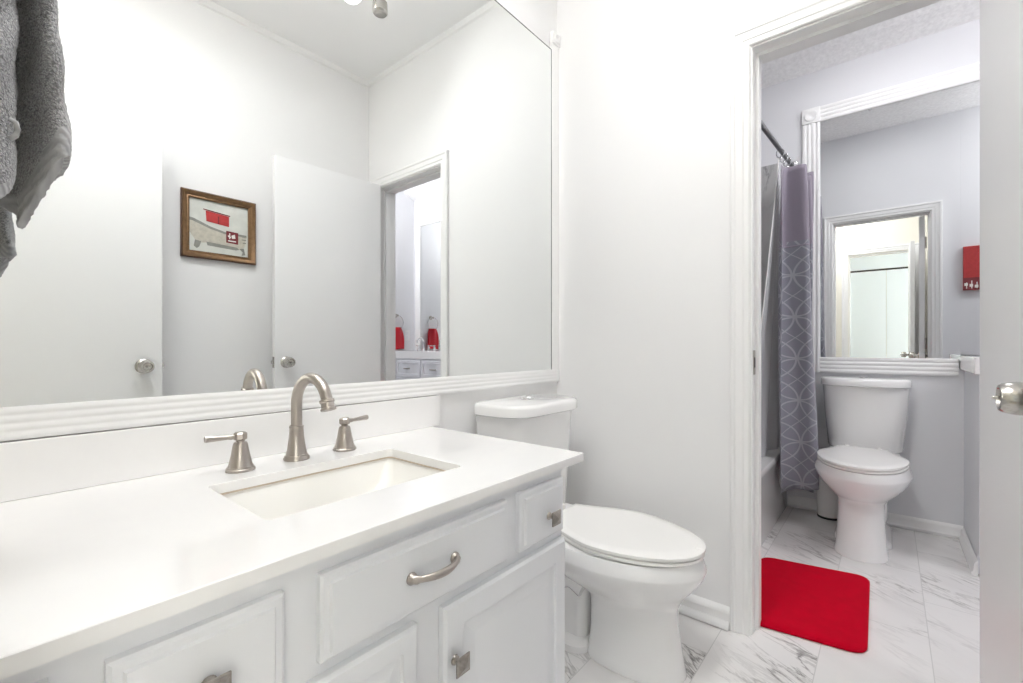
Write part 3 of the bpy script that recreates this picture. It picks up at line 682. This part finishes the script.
MB().lathe([(.03, 0), (.028, .010), (.016, .014)], (XBB + .0055 - XE, ry(XBB) + .715, 0), 'x', 24).build('flange', M['chrome'], rd, 40)
def cloth(mb, path, nz, z0f, z1f, thick=None, uvs=None):
    """path(s, t) -> (x, y); s along, t 0 bottom..1 top"""
    ns = path.n
    uvl = mb.bm.loops.layers.uv.new('UVMap') if uvs else None
    G = []
    for k in range(nz + 1):
        t = k / nz; row = []
        for i in range(ns + 1):
            s = i / ns; x, y = path(s, t); z = z0f(s) + (z1f(s) - z0f(s)) * t
            row.append((mb.bm.verts.new((x, y, z)), s, z))
        G.append(row)
    for k in range(nz):
        for i in range(ns):
            q = (G[k][i], G[k][i + 1], G[k + 1][i + 1], G[k + 1][i]); f = mb.bm.faces.new([v[0] for v in q]); f.material_index = mb.mi
            if uvl:
                for lp, v in zip(f.loops, q): lp[uvl].uv = (v[1] * uvs[0], v[2] * uvs[1])
                if len(uvs) > 2 and q[0][2] > uvs[2]: f.material_index = 1
class Path:
    def __init__(s, fn, n): s.fn = fn; s.n = n
    def __call__(s, a, b): return s.fn(a, b)
def cur_path(s, t):
    ph = s * 2 * PI * 3.2 + .6
    amp = 0.050 + 0.028 * (1 - t) + .008 * math.sin(7 * s + 2)
    yc = -.770 - 0.012 * (1 - t) + .014 * math.sin(5 * s + 3 * t)
    x = 3.225 - 0.30 * s + 0.022 * math.sin(2 * ph + 1)
    return (x + .012 * math.sin(4 * t + 9 * s), yc + amp * math.sin(ph + .35 * math.sin(3 * t)) - .010 * math.sin(2 * ph + 5 * t))
cu = thing('shower_curtain', 'grey shower curtain with white lattice pattern bunched at the far end of the rod', 'curtain', (3.1, -.78, 0))
cu.location = (0, 0, 0)
mb = MB(); mb.mi = 0
cloth(mb, Path(cur_path, 200), 60, lambda s: .195 + .03 * math.sin(9 * s + 1), lambda s: 1.985 + .025 * math.sin(8 * s), uvs=(5.0, 4.3, 1.555))
o = mb.build('curtain_cloth', [M['curt'], M['bandf']], cu, 80)
md = o.modifiers.new('thick', 'SOLIDIFY'); md.thickness = .002; md.use_rim = True
mb = MB()
cloth(mb, Path(lambda s, t: (lambda q: (q[0], q[1]))(cur_path(s, .76 + .004 * (t - .5))), 200), 1, lambda s: 1.551, lambda s: 1.559)
so = mb.build('seam', M['bandf'], cu, 80); sd_ = so.modifiers.new('t', 'SOLIDIFY'); sd_.thickness = .006; sd_.offset = 0
for i in range(4):
    x = 3.225 - .085 * i
    mb = MB(); mb.tube([(x + .004 * math.sin(a), ry(x) + .021 * math.sin(a), 2.105 + .027 * math.cos(a) - .006) for a in [2 * PI * k / 20 for k in range(20)]], .0022, 8)
    mb.sphere((x, ry(x) - .002, 2.067), .007); mb.build('curtain_hook', M['chrome'], cu, 50)
ln = thing('shower_liner', 'translucent plastic liner hanging inside the bathtub', 'curtain liner', (0, 0, 0))
def lin(s, t):
    y_l = -.690 + .115 * (1 - t) ** 1.1
    ph = s * 2 * PI * 3
    return (3.22 - .50 * s * (1 - .5 * t), (-.668 + .0 * t) + (y_l + .668) * s + (.010 + .008 * (1 - t)) * math.sin(ph) * (.4 + .6 * (1 - t)))
mb = MB(); cloth(mb, Path(lin, 90), 30, lambda s: .375 + .012 * math.sin(6 * s) , lambda s: 2.06)
mb.build('liner_sheet', M['liner'], ln, 80)
mb = MB(); mb.tube([(lin(1, t / 30)[0], lin(1, t / 30)[1], .375 + (2.06 - .375) * t / 30) for t in range(31)], .0035, 8); mb.build('liner_hem', M['plastic'], ln, 50)

# white bin
bn = thing('waste_bin', 'small white round bin between the curtain and the far toilet', 'bin', (3.225, -.905, 0))
MB().lathe([(.056, .001), (.058, .010), (.056, .011)], n=32).build('base_ring', M['dark'], bn, 40)
MB().lathe([(.052, .0115), (.056, .014), (.064, .225), (.062, .228), (.060, .224), (.053, .03), (.01, .028)], n=36).build('bucket', M['plastic'], bn, 40)

# ------------------------------------------------------------------ rug
rg = MB()
def rugring(ins, z):
    C = [(1.852, -1.122), (2.470, -1.113), (2.395, -.715), (1.795, -.715)]
    cen = Vector((2.13, -.915)); out = []
    for k in range(4):
        p = Vector(C[k]); a = Vector(C[k - 1]); b = Vector(C[(k + 1) % 4])
        da, db = (a - p).normalized(), (b - p).normalized(); R = .055
        p0, p1 = p + da * R, p + db * R
        for i in range(9):
            t = i / 8; q = (1 - t) ** 2 * p0 + 2 * t * (1 - t) * p + t * t * p1
            q = q + (cen - q).normalized() * ins; out.append(Vector((q.x, q.y, z)))
        for i in range(1, 12):
            nx = Vector(C[(k + 1) % 4]); q = p1.lerp(nx + (p - nx).normalized() * R, i / 12); q = q + (cen - q).normalized() * ins; out.append(Vector((q.x, q.y, z)))
    return out
rings = [rugring(.004, .001), rugring(0, .004), rugring(0, .012), rugring(.008, .018), rugring(.02, .020)]
for i in range(1, 11): rings.append([p.lerp(Vector((2.13, -.915, .0205)), i / 10.5) for p in rings[4]])
rg.loft(rings)
tag(rg.build('bath_mat', M['redrug'], smooth=60), 'red bath mat lying on the marble tiles in the doorway', 'rug')

# ------------------------------------------------------------------ far vanity
dv = thing('vanity_cabinet', 'white far vanity with dark pulls, seen through the doorway in the large mirror', 'cabinet', (2.78, -2.25, 0))
fD = lambda a, z, h: Vector((-h, a + 2.25, z))
mb = MB(); mb.box((0, YG + .002 + 2.25, .09), (.518, -1.473 + 2.25, .878)); mb.box((.06, YG + .002 + 2.25, .0005), (.518, -1.474 + 2.25, .0895)); mb.build('body', M['cab'], dv)
for i in range(4):
    a1 = -1.50 - i * .385; a0 = a1 - .365
    SH = [(0, .0003), (0, .016), (.002, .018), (.03, .018), (.032, .010)]
    d1 = panel(MB(), a0, a1, .70, .862, SH, fD).build('drawer', M['cab'], dv)
    c = fD((a0 + a1) / 2, .781, .019); MB().box(c + Vector((-.022, -.04, -.006)), c + Vector((0, .04, .006)), .003).build('pull', M['pewter'], d1)
    SH2 = [(0, .0003), (0, .016), (.002, .018), (.055, .018), (.058, .010)]
    d2 = panel(MB(), a0, a1, .12, .685, SH2, fD).build('door', M['cab'], dv)
    MB().lathe([(.006, 0), (.005, .012), (.013, .018), (.013, .024), (.006, .027)], fD(a0 + .03, .64, .018), '-x', 16).build('knob', M['pewter'], d2, 40)
ct2 = thing('vanity_countertop', 'thick white countertop of the far vanity beside the second toilet', 'countertop', (2.76, -2.25, .8785))
mb = MB(); mb.box((0, YG + .002 + 2.25, 0), (.538, -1.456 + 2.25, .0735), .003); mb.build('slab', M['quartz'], ct2)
faucet('faucet', 'chrome faucet on the far vanity counter, tiny in the large mirror', (3.18, -2.72, .9525), -PI / 2, M['chrome']).scale = (.68,) * 3
# towel ring and red towel on wall_vanity_side
tr = thing('towel_ring', 'chrome towel ring above the far vanity, seen in the large mirror', 'towel ring', (3.04, YG, 1.335))
MB().lathe([(.024, .0005), (.024, .006), (.012, .010), (.009, .045), (.013, .050), (.010, .055)], (0, 0, 0), '+y', 20).build('mount', M['pewter'], tr, 40)
MB().tube([(.075 * math.sin(a), .046, -.075 + .075 * math.cos(a)) for a in [2 * PI * k / 36 for k in range(37)]], .004, 8).build('ring', M['chrome'], tr, 50)
def handtowel(name, label, cx, cy, ztop, zbot, w_, m):
    mb = MB(); nz = 26
    rings = []
    for k in range(nz + 1):
        t = k / nz; z = zbot + (ztop - zbot) * t
        ww = w_ * (1 - .42 * t ** 3); th = .020 + .006 * t; n = 40; rg_ = []
        for i in range(n):
            a = 2 * PI * i / n; x = math.cos(a); y = math.sin(a)
            px = ww / 2 * math.copysign(abs(x) ** .5, x); py = th * math.copysign(abs(y) ** .7, y) + .007 * math.sin(px * 75 + 1.3) * (.4 + t)
            rg_.append(Vector((cx + px, cy + py, z + .004 * math.sin(px * 30) * (1 - t))))
        rings.append(rg_)
    mb.loft(rings); return tag(mb.build(name, m, smooth=60), label, 'towel')
handtowel('hand_towel', 'red hand towel hanging from the ring above the far vanity', 3.04, YG + .046, 1.205, .965, .165, M['red'])
ou = thing('outlet_plate', 'white outlet plate beside the far vanity mirror', 'outlet', (3.20, YG + .0005, 1.12))
MB().box((-.036, 0, -.058), (.036, .006, .058), .002).build('plate', M['trim'], ou)
for z in (-.022, .022): MB().box((-.013, .006, z - .014), (.013, .0075, z + .014), .001).build('socket', M['cab'], ou)

# ------------------------------------------------------------------ ceiling light, and lamps added for brightness
lf = thing('ceiling_light', 'ceiling light bar with glowing glass globes above the near vanity room, glimpsed in the mirror', 'light', (0.72, -.75, CZ))
mb = MB(); mb.box((-.10, -.06, -.025), (.10, .06, -.0005), .005); mb.tube([(-.50, 0, -.045), (.50, 0, -.045)], .011, 14); mb.box((-.02, -.02, -.05), (.02, .02, -.02)); mb.build('bar', M['steel'], lf, 45)
for x in (-.42, -.14, .14, .42):
    g = MB().lathe([(.012, -.04), (.028, -.062), (.032, -.080), (.026, -.082)], (x, 0, 0), 'z', 24).build('lamp_cup', M['steel'], lf, 40)
    MB().sphere((x, 0, -.135), .050).build('glass_globe', M['globe'], g, 60)
MB().lathe([(.012, -.10), (.034, -.118), (.036, -.165), (.030, -.172), (.02, -.17)], (.56, .02, 0), 'z', 24).build('swivel_cup', M['steel'], lf, 40)
MB().tube([(.50, 0, -.045), (.56, .01, -.06), (.56, .02, -.102)], .008, 10).build('swivel_arm', M['steel'], lf, 40)
for nm, x in (('added fill lamp, round flush opal disc nearer the entry door', .22), ('added fill lamp, round flush opal disc nearer the middle of the ceiling', .74)):
    lq = thing('fill_ceiling_lamp', nm, 'light', (x, -.66, CZ))
    MB().lathe([(.19, -.0005), (.19, -.022), (.175, -.026), (.172, -.020)], n=36).build('rim', M['trim'], lq, 40)
    MB().lathe([(.171, -.0205), (.16, -.024), (.001, -.026)], n=36).build('opal_disc', M['disc'], lq, 60)
vl = thing('fill_light_bar', 'added brushed nickel fill light bar with three opal shades, out of view above the near mirror', 'light', (.45, -.001, 2.50))
mb = MB(); mb.box((-.36, -.022, -.04), (.36, 0, .04), .004); mb.build('back_plate', M['nickel'], vl, 40)
for x in (-.27, 0, .27):
    a = MB().tube([(x, -.02, 0), (x, -.09, 0), (x, -.115, -.008), (x, -.12, -.03)], .008, 12).build('arm', M['nickel'], vl, 50)
    MB().lathe([(.020, -.028), (.045, -.040), (.056, -.075), (.060, -.135), (.056, -.148), (.002, -.150)], (x, -.12, 0), 'z', 28).build('opal_shade', M['vang'], a, 50)
lw = thing('fill_ceiling_lamp', 'added round flush fill lamp on the far bathroom ceiling in front of its toilet', 'light', (2.62, -1.12, CZD))
MB().lathe([(.15, -.0005), (.15, -.020), (.137, -.024), (.134, -.019)], n=36).build('rim', M['trim'], lw, 40)
MB().lathe([(.133, -.0195), (.12, -.022), (.001, -.024)], n=36).build('opal_disc', M['disc2'], lw, 60)
lg = thing('fill_pendant', 'added opal fill globe hanging out of view from the far bathroom ceiling', 'light', (2.28, -2.5, CZD))
MB().lathe([(.06, -.0005), (.058, -.02), (.02, -.03)], (0, 0, 0), 'z', 28).build('canopy', M['steel'], lg, 40)
MB().tube([(0, 0, -.028), (0, 0, -.245)], .006, 10).build('stem', M['steel'], lg, 40)
MB().sphere((0, 0, -.35), .11).build('glass_globe', M['globe2'], lg, 60)

# ------------------------------------------------------------------ grey towel, near left
tbn = thing('towel_bar', 'short brushed nickel swing bar holding the grey towel', 'towel bar', (XF, -.455, 1.52))
MB().lathe([(.026, .0005), (.026, .008), (.014, .012)], (0, 0, 0), 'x', 24).build('mount', M['nickel'], tbn, 40)
MB().tube([(.008, 0, 0), (.21, 0, 0)], .007, 14).build('arm', M['nickel'], tbn, 50)
gt = thing('bath_towel', 'folded grey terry towel hanging at the left edge of the photo', 'towel', (0, 0, 0))
def smooth_path(P, n):
    out = []
    for i in range(len(P) - 1):
        p0, p1, p2, p3 = P[max(0, i - 1)], P[i], P[i + 1], P[min(len(P) - 1, i + 2)]
        for k in range(n):
            u = k / n; out.append([0.5 * ((2 * p1[j]) + (-p0[j] + p2[j]) * u + (2 * p0[j] - 5 * p1[j] + 4 * p2[j] - p3[j]) * u * u + (-p0[j] + 3 * p1[j] - 3 * p2[j] + p3[j]) * u ** 3) for j in range(len(p1))])
    out.append(list(P[-1])); return out
def towel_sheet(name, Ptop, Pbot, mats, th, hemw, sub, zt=1.505):
    """P = control points (x, y, zbottom)"""
    n = 7; A = smooth_path(Ptop, n); B = smooth_path(Pbot, n); NZ = 110
    mb = MB(); G = []
    for k in range(NZ + 1):
        t = k / NZ; row = []
        for i, (a, b) in enumerate(zip(A, B)):
            zb = b[2]; z = zb + (zt - zb) * t
            wv = min(1, max(0, (zt - z) / (zt - 1.17))) ** .9
            x = a[0] + (b[0] - a[0]) * wv; y = a[1] + (b[1] - a[1]) * wv
            x += .0011 * math.sin(z * 90 + i * .5) ; y += .004 * math.sin(z * 60 + i * .35)
            row.append(mb.bm.verts.new((x, y, z)))
        G.append(row)
    for k in range(NZ):
        zt_ = (k + .5) / NZ
        for i in range(len(A) - 1):
            f = mb.bm.faces.new((G[k][i], G[k][i + 1], G[k + 1][i + 1], G[k + 1][i]))
            hb = (k * (zt - B[i][2]) / NZ) < hemw
            f.material_index = 1 if hb or (name == 'outer_fold' and 13 <= i <= 19) else 0
    o = mb.build(name, mats, gt, 80)
    s1 = o.modifiers.new('thick', 'SOLIDIFY'); s1.thickness = th; s1.offset = 0
    s2 = o.modifiers.new('sub', 'SUBSURF'); s2.levels = sub; s2.render_levels = sub
    tx = bpy.data.textures.new(name + '_pile', 'CLOUDS'); tx.noise_scale = .0035; tx.noise_depth = 2
    d = o.modifiers.new('pile', 'DISPLACE'); d.texture = tx; d.strength = .0035; d.mid_level = .5
    return o
YT0 = -.47
towel_sheet('outer_fold', [(.034, -.40, 0), (.043, -.385, 0), (.052, -.43, 0), (.0495, -.475, 0), (.047, -.44, 0), (.044, -.41, 0)],
            [(.045, -.40, 1.20), (.066, -.375, 1.20), (.079, -.43, 1.212), (.072, -.485, 1.205), (.054, -.46, 1.165), (.040, -.425, 1.130)], [M['terry'], M['hem']], .008, .030, 1)
towel_sheet('inner_fold', [(.034, -.455, 0), (.027, -.50, 0), (.012, -.515, 0), (-.02, -.50, 0), (-.05, -.47, 0), (-.07, -.42, 0)],
            [(.030, -.455, 1.195), (.025, -.50, 1.155), (.010, -.515, 1.135), (-.02, -.51, 1.12), (-.05, -.48, 1.12), (-.07, -.43, 1.12)], [M['terry'], M['hem']], .010, .012, 1)
towel_sheet('back_fold', [(.045, -.40, 0), (.02, -.39, 0), (-.01, -.40, 0), (-.05, -.38, 0), (-.075, -.40, 0)],
            [(.046, -.41, 1.145), (.02, -.39, 1.16), (-.01, -.40, 1.12), (-.05, -.38, 1.12), (-.075, -.40, 1.12)], [M['terry'], M['hem']], .010, .02, 1)
mb = MB(); mb.tube([(.029, -.507, 1.224), (.033, -.510, 1.221), (.034, -.510, 1.214), (.033, -.510, 1.208), (.029, -.507, 1.205)], .0016, 10, sq=1.6); mb.build('hanging_loop', M['hem'], gt, 50)
mb = MB(); mb.tube([(-.08, -.455, 1.527), (.075, -.455, 1.527)], [.020] * 2, 14, sq=1.8); o = mb.build('top_drape', M['terry'], gt, 60)
